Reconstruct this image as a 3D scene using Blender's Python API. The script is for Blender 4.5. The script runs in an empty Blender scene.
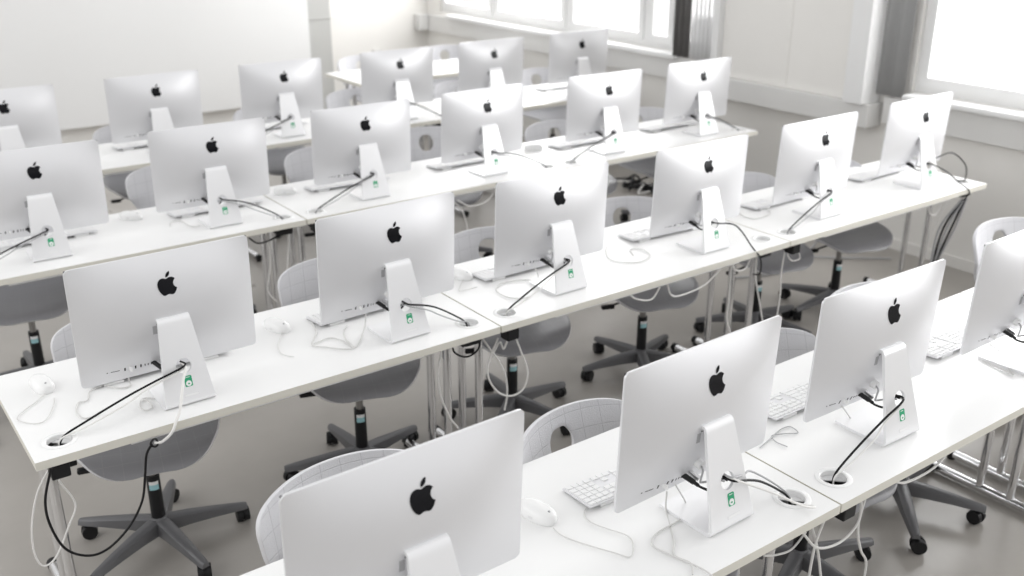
import bpy, bmesh, math, random
from mathutils import Vector, Matrix
random.seed(4)
PI = math.pi
COL = bpy.context.scene.collection
DH = 0.72            # desk height
# ------------------------------------------------------------------ materials
MATS = {}
def mat(name, col, rough=.5, metal=0., bump=None, noise=None, spec=.5, coat=0.):
    m = bpy.data.materials.new(name); m.use_nodes = True
    nt = m.node_tree; b = nt.nodes['Principled BSDF']
    b.inputs['Base Color'].default_value = (*col, 1); b.inputs['Roughness'].default_value = rough
    b.inputs['Metallic'].default_value = metal; b.inputs['Specular IOR Level'].default_value = spec
    b.inputs['Coat Weight'].default_value = coat
    if noise:                      # (scale, amount)
        tc = nt.nodes.new('ShaderNodeTexCoord'); n = nt.nodes.new('ShaderNodeTexNoise')
        n.inputs['Scale'].default_value = noise[0]; n.inputs['Detail'].default_value = 5
        nt.links.new(tc.outputs['Object'], n.inputs['Vector'])
        mr = nt.nodes.new('ShaderNodeMapRange'); mr.inputs['From Min'].default_value = .25; mr.inputs['From Max'].default_value = .75
        mr.inputs['To Min'].default_value = 1-noise[1]; mr.inputs['To Max'].default_value = 1+noise[1]
        nt.links.new(n.outputs['Fac'], mr.inputs['Value'])
        mx = nt.nodes.new('ShaderNodeVectorMath'); mx.operation = 'SCALE'; mx.inputs[0].default_value = col
        nt.links.new(mr.outputs['Result'], mx.inputs['Scale']); nt.links.new(mx.outputs['Vector'], b.inputs['Base Color'])
    if bump:
        tc = nt.nodes.new('ShaderNodeTexCoord'); n = nt.nodes.new('ShaderNodeTexNoise')
        n.inputs['Scale'].default_value = bump[0]; nt.links.new(tc.outputs['Object'], n.inputs['Vector'])
        bp = nt.nodes.new('ShaderNodeBump'); bp.inputs['Strength'].default_value = bump[1]; bp.inputs['Distance'].default_value = .002
        nt.links.new(n.outputs['Fac'], bp.inputs['Height']); nt.links.new(bp.outputs['Normal'], b.inputs['Normal'])
    MATS[name] = m
    return m
ALU = mat('brushed_aluminium', (.765,.765,.78), .44, .42, noise=(3,.015))
ALU2 = mat('stand_aluminium', (.86,.86,.87), .30, .25, noise=(3,.01))
DESK = mat('white_laminate', (.86,.86,.855), .35, noise=(6,.012))
EDGE = mat('cream_edge_band', (.72,.70,.63), .5, noise=(8,.02))
BEAM = mat('white_steel', (.78,.78,.77), .45, noise=(5,.01))
WPL = mat('white_plastic', (.88,.88,.875), .25, noise=(9,.01))
KEYW = mat('white_key_plastic', (.84,.84,.84), .4, noise=(30,.01))
WCAB = mat('white_cable', (.80,.79,.77), .45, noise=(9,.02))
GCAB = mat('grey_cable', (.42,.42,.43), .45, noise=(9,.03))
BCAB = mat('black_cable', (.012,.012,.013), .4, spec=.2, noise=(9,.05))
BPL = mat('black_plastic', (.012,.012,.013), .42, spec=.3, noise=(20,.1))
LOGO = mat('glossy_black', (.006,.006,.008), .22, noise=(5,.02), spec=.18)
CHR = mat('chrome', (.82,.82,.83), .13, 1.0, noise=(8,.02))
STEEL = mat('silver_tube', (.60,.60,.61), .28, .85, noise=(8,.02))
GREEN = mat('green_sticker', (.02,.36,.17), .45, noise=(20,.03))
WLAB = mat('white_label', (.87,.87,.87), .5, noise=(20,.01))
BLUE = mat('pale_blue_label', (.35,.62,.66), .5, noise=(20,.03))
GREYP = mat('dark_grey_plastic', (.13,.13,.135), .42, .15, bump=(220,.15))
PIST = mat('dull_steel', (.30,.29,.275), .35, .6, noise=(8,.02))
GLASS_D = mat('display_glass', (.012,.012,.014), .06, noise=(4,.02))
GROM = mat('grommet_grey', (.74,.74,.74), .35, noise=(9,.01))
WALL = mat('painted_wall', (.82,.805,.775), .75, noise=(1.3,.012), bump=(60,.08))
WALLW = mat('white_panel', (.80,.80,.795), .6, noise=(.9,.01))
TRIM = mat('white_trim', (.72,.715,.70), .5, noise=(3,.01))
CURT = mat('dark_curtain', (.16,.155,.15), .8, noise=(9,.1))
DCAB = mat('shadowed_white_cable', (.66,.655,.64), .45, noise=(9,.02))  # white cable darkened to carry the shadows of thin leads on the desks
CURW = mat('white_curtain', (.86,.86,.86), .8, noise=(9,.02))
CURW.node_tree.nodes['Principled BSDF'].inputs['Transmission Weight'].default_value = .35
CURW.node_tree.nodes['Principled BSDF'].inputs['IOR'].default_value = 1.02
LEAF = mat('glowing_foliage', (.90,.93,.86), .9, noise=(1.5,.12))

LEAF.node_tree.nodes['Principled BSDF'].inputs['Emission Color'].default_value = (1,1,.98,1)
LEAF.node_tree.nodes['Principled BSDF'].inputs['Emission Strength'].default_value = 1.0  # leaves glow to stand in for overexposed daylight outside
def floor_mat():
    m = mat('polished_concrete', (.33,.32,.305), .30, spec=.5)
    nt = m.node_tree; b = nt.nodes['Principled BSDF']
    tc = nt.nodes.new('ShaderNodeTexCoord'); n = nt.nodes.new('ShaderNodeTexNoise')
    n.inputs['Scale'].default_value = 1.6; n.inputs['Detail'].default_value = 8; n.inputs['Roughness'].default_value = .6
    nt.links.new(tc.outputs['Object'], n.inputs['Vector'])
    cr = nt.nodes.new('ShaderNodeValToRGB')
    cr.color_ramp.elements[0].position = .3; cr.color_ramp.elements[0].color = (.35,.33,.305,1)
    cr.color_ramp.elements[1].position = .7; cr.color_ramp.elements[1].color = (.41,.388,.36,1)
    nt.links.new(n.outputs['Fac'], cr.inputs['Fac']); nt.links.new(cr.outputs['Color'], b.inputs['Base Color'])
    n2 = nt.nodes.new('ShaderNodeTexNoise'); n2.inputs['Scale'].default_value = 5
    nt.links.new(tc.outputs['Object'], n2.inputs['Vector'])
    mr = nt.nodes.new('ShaderNodeMapRange'); mr.inputs['To Min'].default_value = .22; mr.inputs['To Max'].default_value = .42
    nt.links.new(n2.outputs['Fac'], mr.inputs['Value']); nt.links.new(mr.outputs['Result'], b.inputs['Roughness'])
    return m
FLOOR = floor_mat()

def grid_mat(name, col, line, sz, w, rough, bumpd):
    m = mat(name, col, rough); nt = m.node_tree; b = nt.nodes['Principled BSDF']
    uv = nt.nodes.new('ShaderNodeUVMap'); uv.uv_map = 'UVMap'
    sx = nt.nodes.new('ShaderNodeSeparateXYZ'); nt.links.new(uv.outputs['UV'], sx.inputs[0])
    outs = []
    for k in (0, 1):
        a = nt.nodes.new('ShaderNodeMath'); a.operation = 'PINGPONG'; a.inputs[1].default_value = sz/2
        nt.links.new(sx.outputs[k], a.inputs[0])
        l = nt.nodes.new('ShaderNodeMapRange'); l.interpolation_type = 'SMOOTHSTEP'
        l.inputs['From Min'].default_value = 0; l.inputs['From Max'].default_value = w
        l.inputs['To Min'].default_value = 1; l.inputs['To Max'].default_value = 0
        nt.links.new(a.outputs[0], l.inputs['Value']); outs.append(l.outputs['Result'])
    mx = nt.nodes.new('ShaderNodeMath'); mx.operation = 'MAXIMUM'
    nt.links.new(outs[0], mx.inputs[0]); nt.links.new(outs[1], mx.inputs[1])
    c = nt.nodes.new('ShaderNodeMix'); c.data_type = 'RGBA'
    c.inputs[6].default_value = (*col, 1); c.inputs[7].default_value = (*line, 1)
    nt.links.new(mx.outputs[0], c.inputs[0]); nt.links.new(c.outputs[2], b.inputs['Base Color'])
    tc = nt.nodes.new('ShaderNodeTexCoord'); n = nt.nodes.new('ShaderNodeTexNoise'); n.inputs['Scale'].default_value = 300
    nt.links.new(tc.outputs['Object'], n.inputs['Vector'])
    ad = nt.nodes.new('ShaderNodeMath'); ad.operation = 'MULTIPLY_ADD'; ad.inputs[1].default_value = -.6
    nt.links.new(mx.outputs[0], ad.inputs[0]); nt.links.new(n.outputs['Fac'], ad.inputs[2])
    bp = nt.nodes.new('ShaderNodeBump'); bp.inputs['Strength'].default_value = .5; bp.inputs['Distance'].default_value = bumpd
    nt.links.new(ad.outputs[0], bp.inputs['Height']); nt.links.new(bp.outputs['Normal'], b.inputs['Normal'])
    return m
SHELL = grid_mat('quilted_light_grey', (.66,.66,.685), (.56,.56,.585), .058, .0022, .55, .003)
SEAT_SHADED = grid_mat('quilted_grey_shaded', (.28,.28,.295), (.32,.32,.335), .058, .0016, .32, .001)  # same cloth as the shell, darkened for the shade beneath the desks
RIM = mat('pale_grey_rim', (.66,.66,.68), .45, noise=(9,.02))

def glass_mat():
    m = bpy.data.materials.new('window_glass'); m.use_nodes = True; nt = m.node_tree; nt.nodes.clear()
    o = nt.nodes.new('ShaderNodeOutputMaterial'); t = nt.nodes.new('ShaderNodeBsdfTransparent'); g = nt.nodes.new('ShaderNodeBsdfGlossy')
    g.inputs['Roughness'].default_value = .02; mx = nt.nodes.new('ShaderNodeMixShader'); mx.inputs[0].default_value = .02
    nt.links.new(t.outputs[0], mx.inputs[1]); nt.links.new(g.outputs[0], mx.inputs[2]); nt.links.new(mx.outputs[0], o.inputs[0])
    return m
GLASS = glass_mat()

# ------------------------------------------------------------------ mesh helpers
def link(name, bm, m, parent=None, smooth=False, loc=None, rot=None):
    me = bpy.data.meshes.new(name); bmesh.ops.recalc_face_normals(bm, faces=bm.faces[:]); bm.to_mesh(me); bm.free()
    ms = m if isinstance(m, (list, tuple)) else [m]
    for q in ms: me.materials.append(q)
    if smooth:
        for p in me.polygons: p.use_smooth = True
        try: me.set_sharp_from_angle(angle=math.radians(38))
        except Exception: pass
    o = bpy.data.objects.new(name, me); COL.objects.link(o)
    if parent: o.parent = parent
    if loc: o.location = loc
    if rot: o.rotation_euler = rot
    return o
def tag(o, label, cat, group=None, kind=None):
    o['label'] = label; o['category'] = cat
    if group: o['group'] = group
    if kind: o['kind'] = kind
    return o
def struct(o): o['kind'] = 'structure'; return o
def empty(name, loc=(0,0,0), rz=0):
    o = bpy.data.objects.new(name, None); COL.objects.link(o); o.location = loc; o.rotation_euler = (0,0,rz); o.empty_display_size = .1
    return o
def bx(bm, x0,x1,y0,y1,z0,z1, bev=0, mi=0, M=None):
    b = bmesh.new(); r = bmesh.ops.create_cube(b, size=1)
    bmesh.ops.scale(b, vec=(x1-x0,y1-y0,z1-z0), verts=b.verts[:]); bmesh.ops.translate(b, vec=((x0+x1)/2,(y0+y1)/2,(z0+z1)/2), verts=b.verts[:])
    if bev: bmesh.ops.bevel(b, geom=b.edges[:], offset=bev, segments=2, affect='EDGES', profile=.5)
    if M: bmesh.ops.transform(b, matrix=M, verts=b.verts[:])
    merge(bm, b, mi)
def merge(bm, b, mi=0):
    vm = {v: bm.verts.new(v.co) for v in b.verts}
    for f in b.faces:
        try: g = bm.faces.new([vm[v] for v in f.verts]); g.material_index = mi; g.smooth = f.smooth
        except ValueError: pass
    b.free()
def box(name, x0,x1,y0,y1,z0,z1, m, parent=None, bev=0):
    bm = bmesh.new(); bx(bm, x0,x1,y0,y1,z0,z1,bev); return link(name, bm, m, parent)
def cyl(bm, p0, p1, r0, r1=None, n=16, caps=True, mi=0):
    r1 = r0 if r1 is None else r1
    p0 = Vector(p0); p1 = Vector(p1); d = (p1-p0).normalized(); q = d.to_track_quat('Z','Y')
    rings = []
    for p, r in ((p0,r0),(p1,r1)):
        rings.append([bm.verts.new(p + q @ Vector((r*math.cos(2*PI*k/n), r*math.sin(2*PI*k/n), 0))) for k in range(n)])
    for k in range(n):
        f = bm.faces.new((rings[0][k],rings[0][(k+1)%n],rings[1][(k+1)%n],rings[1][k])); f.material_index = mi
    if caps:
        bm.faces.new(rings[0][::-1]).material_index = mi; bm.faces.new(rings[1]).material_index = mi
def lathe(bm, prof, n=32, M=None, mi=0, cap0=False, cap1=False):
    rs = []
    for r, z in prof:
        rs.append([bm.verts.new((r*math.cos(2*PI*k/n), r*math.sin(2*PI*k/n), z)) for k in range(n)])
    for a, b in zip(rs, rs[1:]):
        for k in range(n): bm.faces.new((a[k],a[(k+1)%n],b[(k+1)%n],b[k])).material_index = mi
    if cap0: bm.faces.new(rs[0][::-1]).material_index = mi
    if cap1: bm.faces.new(rs[-1]).material_index = mi
    if M:
        for r in rs:
            for v in r: v.co = M @ v.co
def catmull(pts, k=7):
    P = [Vector(p) for p in pts]; P = [P[0]*2-P[1]] + P + [P[-1]*2-P[-2]]; out = []
    for i in range(1, len(P)-2):
        a,b,c,d = P[i-1:i+3]
        for j in range(k):
            t = j/k; out.append(.5*((2*b)+(c-a)*t+(2*a-5*b+4*c-d)*t*t+(3*b-a-3*c+d)*t**3))
    out.append(P[-2]); return out
def tube(bm, pts, r, n=8, k=7, raw=False, mi=0):
    C = [Vector(p) for p in pts] if raw else catmull(pts, k)
    up = None; prev = None
    for i, c in enumerate(C):
        t = (C[min(i+1,len(C)-1)]-C[max(i-1,0)]).normalized()
        if up is None: up = t.orthogonal().normalized()
        up = (up - t*up.dot(t)).normalized(); s = t.cross(up)
        ring = [bm.verts.new(c+(up*math.cos(2*PI*j/n)+s*math.sin(2*PI*j/n))*r) for j in range(n)]
        if prev:
            for j in range(n): bm.faces.new((prev[j],prev[(j+1)%n],ring[(j+1)%n],ring[j])).material_index = mi
        else: bm.faces.new(ring[::-1]).material_index = mi
        prev = ring
    bm.faces.new(prev).material_index = mi
def dup(root, loc, rz):
    r = root.copy(); COL.objects.link(r); r.location = loc; r.rotation_euler = (0,0,rz)
    for ch in KIDS[root.name]:
        c = ch.copy(); COL.objects.link(c); c.parent = r
        for g in KIDS.get(ch.name, []):
            d = g.copy(); COL.objects.link(d); d.parent = c
    return r
KIDS = {}
def remember(root):
    KIDS[root.name] = list(root.children)
    for c in root.children: KIDS[c.name] = list(c.children)
def flat_shape(outline, y, thick, holes=()):
    """outline in (x,z) -> extruded mesh at plane y (front at y-thick)"""
    b = bmesh.new()
    for loop in [outline]+list(holes):
        vs = [b.verts.new((x,y,z)) for x,z in loop]
        for i in range(len(vs)): b.edges.new((vs[i],vs[(i+1)%len(vs)]))
    bmesh.ops.triangle_fill(b, use_beauty=True, use_dissolve=False, edges=b.edges[:])
    r = bmesh.ops.extrude_face_region(b, geom=b.faces[:])
    bmesh.ops.translate(b, vec=(0,-thick,0), verts=[v for v in r['geom'] if isinstance(v,bmesh.types.BMVert)])
    return b

# ------------------------------------------------------------------ all-in-one computer
W, H, YB, ZB, TILT = .528, .3656, .1256, .0772, .0405
def edge_plane(u, w):      # point on back edge plane: u across, w up from bottom
    return Vector((u, YB - math.sin(TILT)*w, ZB + math.cos(TILT)*w))
NB = Vector((0, -math.cos(TILT), -math.sin(TILT)))
def bulge(u, w):
    a = min(1, abs(u)/(W/2)); b = min(1, abs(w-H/2)/(H/2))
    return .0035 + .0445*(1-a**2.4)**.98*(1-b**2.4)**.98
def back_pt(u, w, lift=0): return edge_plane(u, w) + NB*(bulge(u,w)+lift)
APPLE = "c-.948 0-2.415-1.078-3.96-1.04-2.04.027-3.91 1.183-4.961 3.014-2.117 3.675-.546 9.103 1.519 12.09 1.013 1.454 2.208 3.09 3.792 3.039 1.52-.065 2.09-.987 3.935-.987 1.831 0 2.35.987 3.96.948 1.637-.026 2.676-1.48 3.676-2.948 1.156-1.688 1.636-3.325 1.662-3.415-.039-.013-3.182-1.221-3.22-4.857-.026-3.04 2.48-4.494 2.597-4.559-1.429-2.09-3.623-2.324-4.39-2.376-2-.156-3.675 1.09-4.61 1.09"
LEAFP = "c.843-1.012 1.4-2.427 1.245-3.83-1.207.052-2.662.805-3.532 1.818-.78.896-1.454 2.338-1.273 3.714 1.338.104 2.715-.688 3.559-1.701"
def svg(path, x, y, n=8):
    import re
    nums = [float(v) for v in re.findall(r'-?\d*\.\d+|-?\d+', path)]
    pts = []
    for i in range(0, len(nums)-5, 6):
        a = nums[i:i+6]; p0=(x,y); p1=(x+a[0],y+a[1]); p2=(x+a[2],y+a[3]); p3=(x+a[4],y+a[5])
        for j in range(n):
            t=j/n; s=1-t
            pts.append(tuple(s**3*p0[k]+3*s*s*t*p1[k]+3*s*t*t*p2[k]+t**3*p3[k] for k in (0,1)))
        x, y = p3
    return pts
def make_imac(name, root_only=False):
    root = empty(name)
    # back housing : rounded-rect grid
    bm = bmesh.new(); NX, NZ = 36, 28; rc = .014
    def rr(a, b):          # a,b in -1..1 -> rounded rect coords
        u, w = a*W/2, b*H/2
        du, dw = abs(u)-(W/2-rc), abs(w)-(H/2-rc)
        if du > 0 and dw > 0:
            m = max(du, dw)/rc; L = math.hypot(du, dw)
            k = m*rc/L; u = math.copysign(W/2-rc+du*k, u); w = math.copysign(H/2-rc+dw*k, w)
        return u, w+H/2
    def spread(n):
        o = []
        for i in range(n+1):
            t = -1+2*i/n; o.append(math.copysign(abs(t)**.82, t) if t else 0)
        # dense at the rim for corners
        o = sorted(set(o+[-1+.006, -1+.014,-1+.03, 1-.006,1-.014,1-.03])); return o
    A = spread(NX); B = spread(NZ); G = []
    for b in B:
        row = []
        for a in A:
            u, w = rr(a, b); row.append(bm.verts.new(back_pt(u, w)))
        G.append(row)
    for i in range(len(B)-1):
        for j in range(len(A)-1): bm.faces.new((G[i][j],G[i][j+1],G[i+1][j+1],G[i+1][j]))
    rim = G[0][:] + [r[-1] for r in G[1:]] + G[-1][-2::-1] + [r[0] for r in G[-2:0:-1]]
    fr = []
    for v in rim:
        fr.append(bm.verts.new(v.co - NB*.006))
    for i in range(len(rim)):
        j = (i+1) % len(rim); bm.faces.new((rim[i],rim[j],fr[j],fr[i]))
    bm.faces.new(fr)
    link('back_housing', bm, ALU, root, smooth=True)
    # front: glass and chin
    T = Matrix.Translation(edge_plane(0,0)) @ Matrix.Rotation(TILT, 4, 'X')
    T = Matrix(((1,0,0,0),(0,math.cos(TILT),-math.sin(TILT),YB),(0,math.sin(TILT),math.cos(TILT),ZB),(0,0,0,1)))
    bm = bmesh.new(); bx(bm, -W/2+.002,W/2-.002,.0012,.0030,.062,H-.002, M=T); link('display_glass', bm, GLASS_D, root)
    bm = bmesh.new(); bx(bm, -W/2+.004,W/2-.004,.0012,.0028,.004,.0615, M=T); link('chin_panel', bm, ALU, root)
    # logo
    bm = bmesh.new(); sc = .0665/24
    for path, x0, y0 in ((APPLE,12.152,6.896),(LEAFP,15.53,3.83)):
        pts = [((px-12.1)*sc, (12-py)*sc) for px, py in svg(path, x0, y0)]
        cc = []
        for q in pts:
            if not cc or (abs(q[0]-cc[-1][0])+abs(q[1]-cc[-1][1]))>1e-5: cc.append(q)
        b = flat_shape(cc, 0, .0006)
        bmesh.ops.subdivide_edges(b, edges=[e for e in b.edges if e.calc_length() > .008], cuts=2)
        for v in b.verts:
            d = -v.co.y; u, w = v.co.x, v.co.z+.281; v.co = back_pt(u, w, d+.0004)
        merge(bm, b)
    link('logo', bm, LOGO, root)
    # stand: bent plate, swept section
    prof = []     # (y, z) centre line from foot tip to the hinge
    ys, zs = .0696, .2549
    yf0, rb, th = .162, .018, .0085
    prof += [(yf0 - i*(yf0-.008)/6, .0045) for i in range(7)]
    for i in range(1, 7):
        a = i/7*(PI/2-.26); prof.append((.008-.013*math.sin(a), .0045+.013*(1-math.cos(a))))
    y0, z0 = prof[-1]
    for i in range(1, 15):
        t = i/14; prof.append((y0+(ys-.012-y0)*t, z0+(zs-.012-z0)*t))
    prof += [(ys-.0095, zs-.0055), (ys-.005, zs-.0018), (ys+.001, zs-.0015), (ys+.008, zs-.005), (ys+.016, zs-.012)]
    def half(y, z):
        if z > .01: return .0765 - (.0765-.0469)*min(1,z/zs)**.95
        return .0765 - .003*max(0,(y-.12)/.04)
    holes_z = .118
    bm = bmesh.new(); rings = []
    NXs = 14
    # arc-length parameter for the hole on the sloped part
    P = [Vector((0,y,z)) for y,z in prof]
    dense = []
    for a, b in zip(P, P[1:]):
        k = max(1, int((b-a).length/.0055)); dense += [a.lerp(b, i/k) for i in range(k)]
    dense.append(P[-1])
    ctr = None; rows_ = []
    for i, c in enumerate(dense):
        t = (dense[min(i+1,len(dense)-1)]-dense[max(i-1,0)]).normalized(); nrm = Vector((0,-t.z,t.y))
        hw = half(c.y, c.z)
        rows_.append((c, t, nrm, hw))
    hc = min(dense, key=lambda c: abs(c.z-holes_z) + (1 if c.y > .06 else 0)); R = .0225
    top, bot = [], []
    for c, t, nrm, hw in rows_:
        r1, r2 = [], []
        for j in range(NXs*2+1):
            x = -hw + hw*j/NXs
            r1.append([x, c, nrm])
        top.append(r1)
    # snap near-hole columns
    def place(x, c, nrm, s):
        return Vector((x, c.y, c.z)) + nrm*(th/2*s)
    dirn = (dense[-1]-dense[0]).normalized()
    sl = [r for r in rows_ if .03 < r[0].z < .24]; tt = sl[len(sl)//2][1]
    V = {}
    for s in (1, -1):
        for i, r in enumerate(top):
            for j, (x, c, nrm) in enumerate(r):
                V[(s,i,j)] = bm.verts.new(place(x, c, nrm, s))
    def inside(i, j):
        x, c, _ = top[i][j]; dz = (c-hc).dot(tt)
        return math.hypot(x, dz) if .03 < c.z < .24 else 9
    NI, NJ = len(top), NXs*2+1
    kill = set()
    for i in range(NI-1):
        for j in range(NJ-1):
            m = sum(inside(a,b) for a,b in ((i,j),(i+1,j),(i,j+1),(i+1,j+1)))/4
            if m < R: kill.add((i,j))
    border = set()
    for i in range(NI-1):
        for j in range(NJ-1):
            if (i,j) in kill:
                for di,dj in ((-1,0),(1,0),(0,-1),(0,1)):
                    if (i+di,j+dj) not in kill:
                        e = {(-1,0):((i,j),(i,j+1)),(1,0):((i+1,j),(i+1,j+1)),(0,-1):((i,j),(i+1,j)),(0,1):((i,j+1),(i+1,j+1))}[(di,dj)]
                        border.add(e)
    for e in border:
        for (i,j) in e:
            x, c, nrm = top[i][j]; dz = (c-hc).dot(tt); L = math.hypot(x, dz) or 1
            nx, nz = x*R/L, dz*R/L
            for s in (1,-1):
                V[(s,i,j)].co = Vector((nx,0,0)) + Vector((0,hc.y,hc.z)) + tt*nz + nrm*(th/2*s)
    for s in (1,-1):
        for i in range(NI-1):
            for j in range(NJ-1):
                if (i,j) in kill: continue
                q = (V[(s,i,j)],V[(s,i,j+1)],V[(s,i+1,j+1)],V[(s,i+1,j)])
                bm.faces.new(q if s==1 else q[::-1])
    for e in border:
        a, b = e; bm.faces.new((V[(1,*a)],V[(1,*b)],V[(-1,*b)],V[(-1,*a)]))
    for i in range(NI-1):
        for j in (0, NJ-1): bm.faces.new((V[(1,i,j)],V[(1,i+1,j)],V[(-1,i+1,j)],V[(-1,i,j)]))
    for i in (0, NI-1):
        for j in range(NJ-1): bm.faces.new((V[(1,i,j)],V[(1,i,j+1)],V[(-1,i,j+1)],V[(-1,i,j)]))
    st = link('stand', bm, ALU2, root, smooth=True)
    bv = st.modifiers.new('Bevel','BEVEL'); bv.width = .0012; bv.segments = 2; bv.limit_method = 'ANGLE'; bv.angle_limit = 1.0
    def on_stand(x, z):
        sy, sz = prof[12]; ey, ez = prof[26]; t = (z-sz)/(ez-sz)
        return Vector((x, sy+(ey-sy)*t, z))
    nrm = Vector((0,-tt.z,tt.y)); nrm = -nrm if nrm.y > 0 else nrm
    def sticker(name, pts, z, x, m, lift, parent):
        bm = bmesh.new(); c = on_stand(x, z)
        vs = [bm.verts.new(c + Vector((a,0,0)) + tt*b + nrm*(th/2+lift)) for a,b in pts]
        f = bm.faces.new(vs); r = bmesh.ops.extrude_face_region(bm, geom=[f])
        bmesh.ops.translate(bm, vec=-nrm*.0003, verts=[v for v in r['geom'] if isinstance(v,bmesh.types.BMVert)])
        return link(name, bm, m, parent)
    def rrect(w, h, r, n=5):
        o = []
        for cx, cy, a0 in ((w-r,h-r,0),(-w+r,h-r,PI/2),(-w+r,-h+r,PI),(w-r,-h+r,1.5*PI)):
            o += [(cx+r*math.cos(a0+PI/2*i/n), cy+r*math.sin(a0+PI/2*i/n)) for i in range(n+1)]
        return o
    s1 = sticker('green_sticker', rrect(.0112,.0165,.004), .070, .004, GREEN, .0005, root)
    sticker('white_seal', [(.0085*math.cos(a*PI/8), .0085*math.sin(a*PI/8)) for a in range(16)], .0635, .004, WLAB, .0009, s1)
    sticker('green_ring', [(.0032*math.cos(a*PI/8), .0022*math.sin(a*PI/8)) for a in range(16)], .0625, .004, GREEN, .0011, s1)
    sticker('white_stripe', rrect(.0056,.0008,.0004,2), .0815, .004, WLAB, .0009, s1)
    o = sticker('serial_label', rrect(.0215,.0042,.0006,2), .030, .006, ALU, .0004, root)
    sticker('label_face', rrect(.0205,.0034,.0004,2), .030, .006, WLAB, .0007, o)
    # black box standing in for the shadow in the slot at the stand top
    bm = bmesh.new(); bx(bm, -.0465,.0465, ys+.002,ys+.012, zs-.016,zs-.009, .001); link('hinge_slot_shade', bm, BPL, root)
    # ports
    def port(name, u, w, a, b, m=BPL):
        bm = bmesh.new(); p = back_pt(u, w, 0)
        e = .002; tu = (back_pt(u+e,w)-back_pt(u-e,w)).normalized(); tw = (back_pt(u,w+e)-back_pt(u,w-e)).normalized(); n = tu.cross(tw); n = n if n.y < 0 else -n
        vs = [bm.verts.new(p+tu*a*s1_+tw*b*s2_+n*.0004) for s1_,s2_ in ((-1,-1),(1,-1),(1,1),(-1,1))]
        f = bm.faces.new(vs); r = bmesh.ops.extrude_face_region(bm, geom=[f])
        bmesh.ops.translate(bm, vec=-n*.0012, verts=[v for v in r['geom'] if isinstance(v,bmesh.types.BMVert)])
        return link(name, bm, m, root)
    port('audio_port', -.192, .036, .0016, .0016)
    port('card_slot', -.170, .036, .0125, .0010)
    for u in (-.143,-.128,-.113,-.098): port('usb_port', u, .036, .0021, .0058)
    for u in (-.086,-.077): port('display_port', u, .036, .0013, .0040)
    port('network_port', -.064, .037, .0052, .0050)
    port('rating_label', -.052, .150, .006, .013, GCAB)
    # power socket plug on the lower back behind the stand
    bm = bmesh.new(); p = back_pt(-.060, .037); q = p+Vector((.013,-.022,-.013))
    tube(bm, [p+Vector((-.004,.006,.004)), q], .0070, 10, raw=True)
    tube(bm, [q, q+Vector((.006,-.008,-.007))], .0048, 10, raw=True)
    link('network_plug', bm, BPL, root, smooth=True)
    bm = bmesh.new(); tube(bm, [q+Vector((.004,-.006,-.005)), q+Vector((.014,-.010,-.014)), Vector((-.022,.050,.084)), Vector((-.004,.047,.096)), Vector((.004,.040,.110)), Vector((0,.030,.118)), Vector((0,.020,.118))], .0032, 8)
    link('plug_lead', bm, BCAB, root, smooth=True)
    bm = bmesh.new(); p2 = back_pt(-.030, .070)
    cyl(bm, p2+Vector((0,.006,0)), p2+Vector((0,-.014,-.004)), .0125, .0115, 20); link('power_plug', bm, WPL, root, smooth=True)
    bm = bmesh.new(); tube(bm, [p2+Vector((0,-.012,-.004)), p2+Vector((-.010,-.026,-.010)), p2+Vector((-.016,-.026,-.034)), p2+Vector((0,-.020,-.046)), Vector((-.004,.045,.108)), Vector((-.004,.026,.114))], .0026, 8)
    link('power_lead', bm, GCAB, root, smooth=True)
    bm = bmesh.new(); p5 = back_pt(-.040,.040); bx(bm, -.0055,.0055,-.026,.004,-.007,.005,.0015, M=Matrix.Translation(p5) @ Matrix.Rotation(.5,4,'X') @ Matrix.Rotation(.35,4,'Z')); link('metal_plug', bm, STEEL, root)
    p3 = back_pt(-.128,.036)
    bm = bmesh.new(); bx(bm, -.003,.003,-.016,.002,-.006,.006,.001, M=Matrix.Translation(p3)); link('usb_plug', bm, WPL, root)
    p4 = back_pt(-.064,.037)
    remember(root); return root

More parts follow.
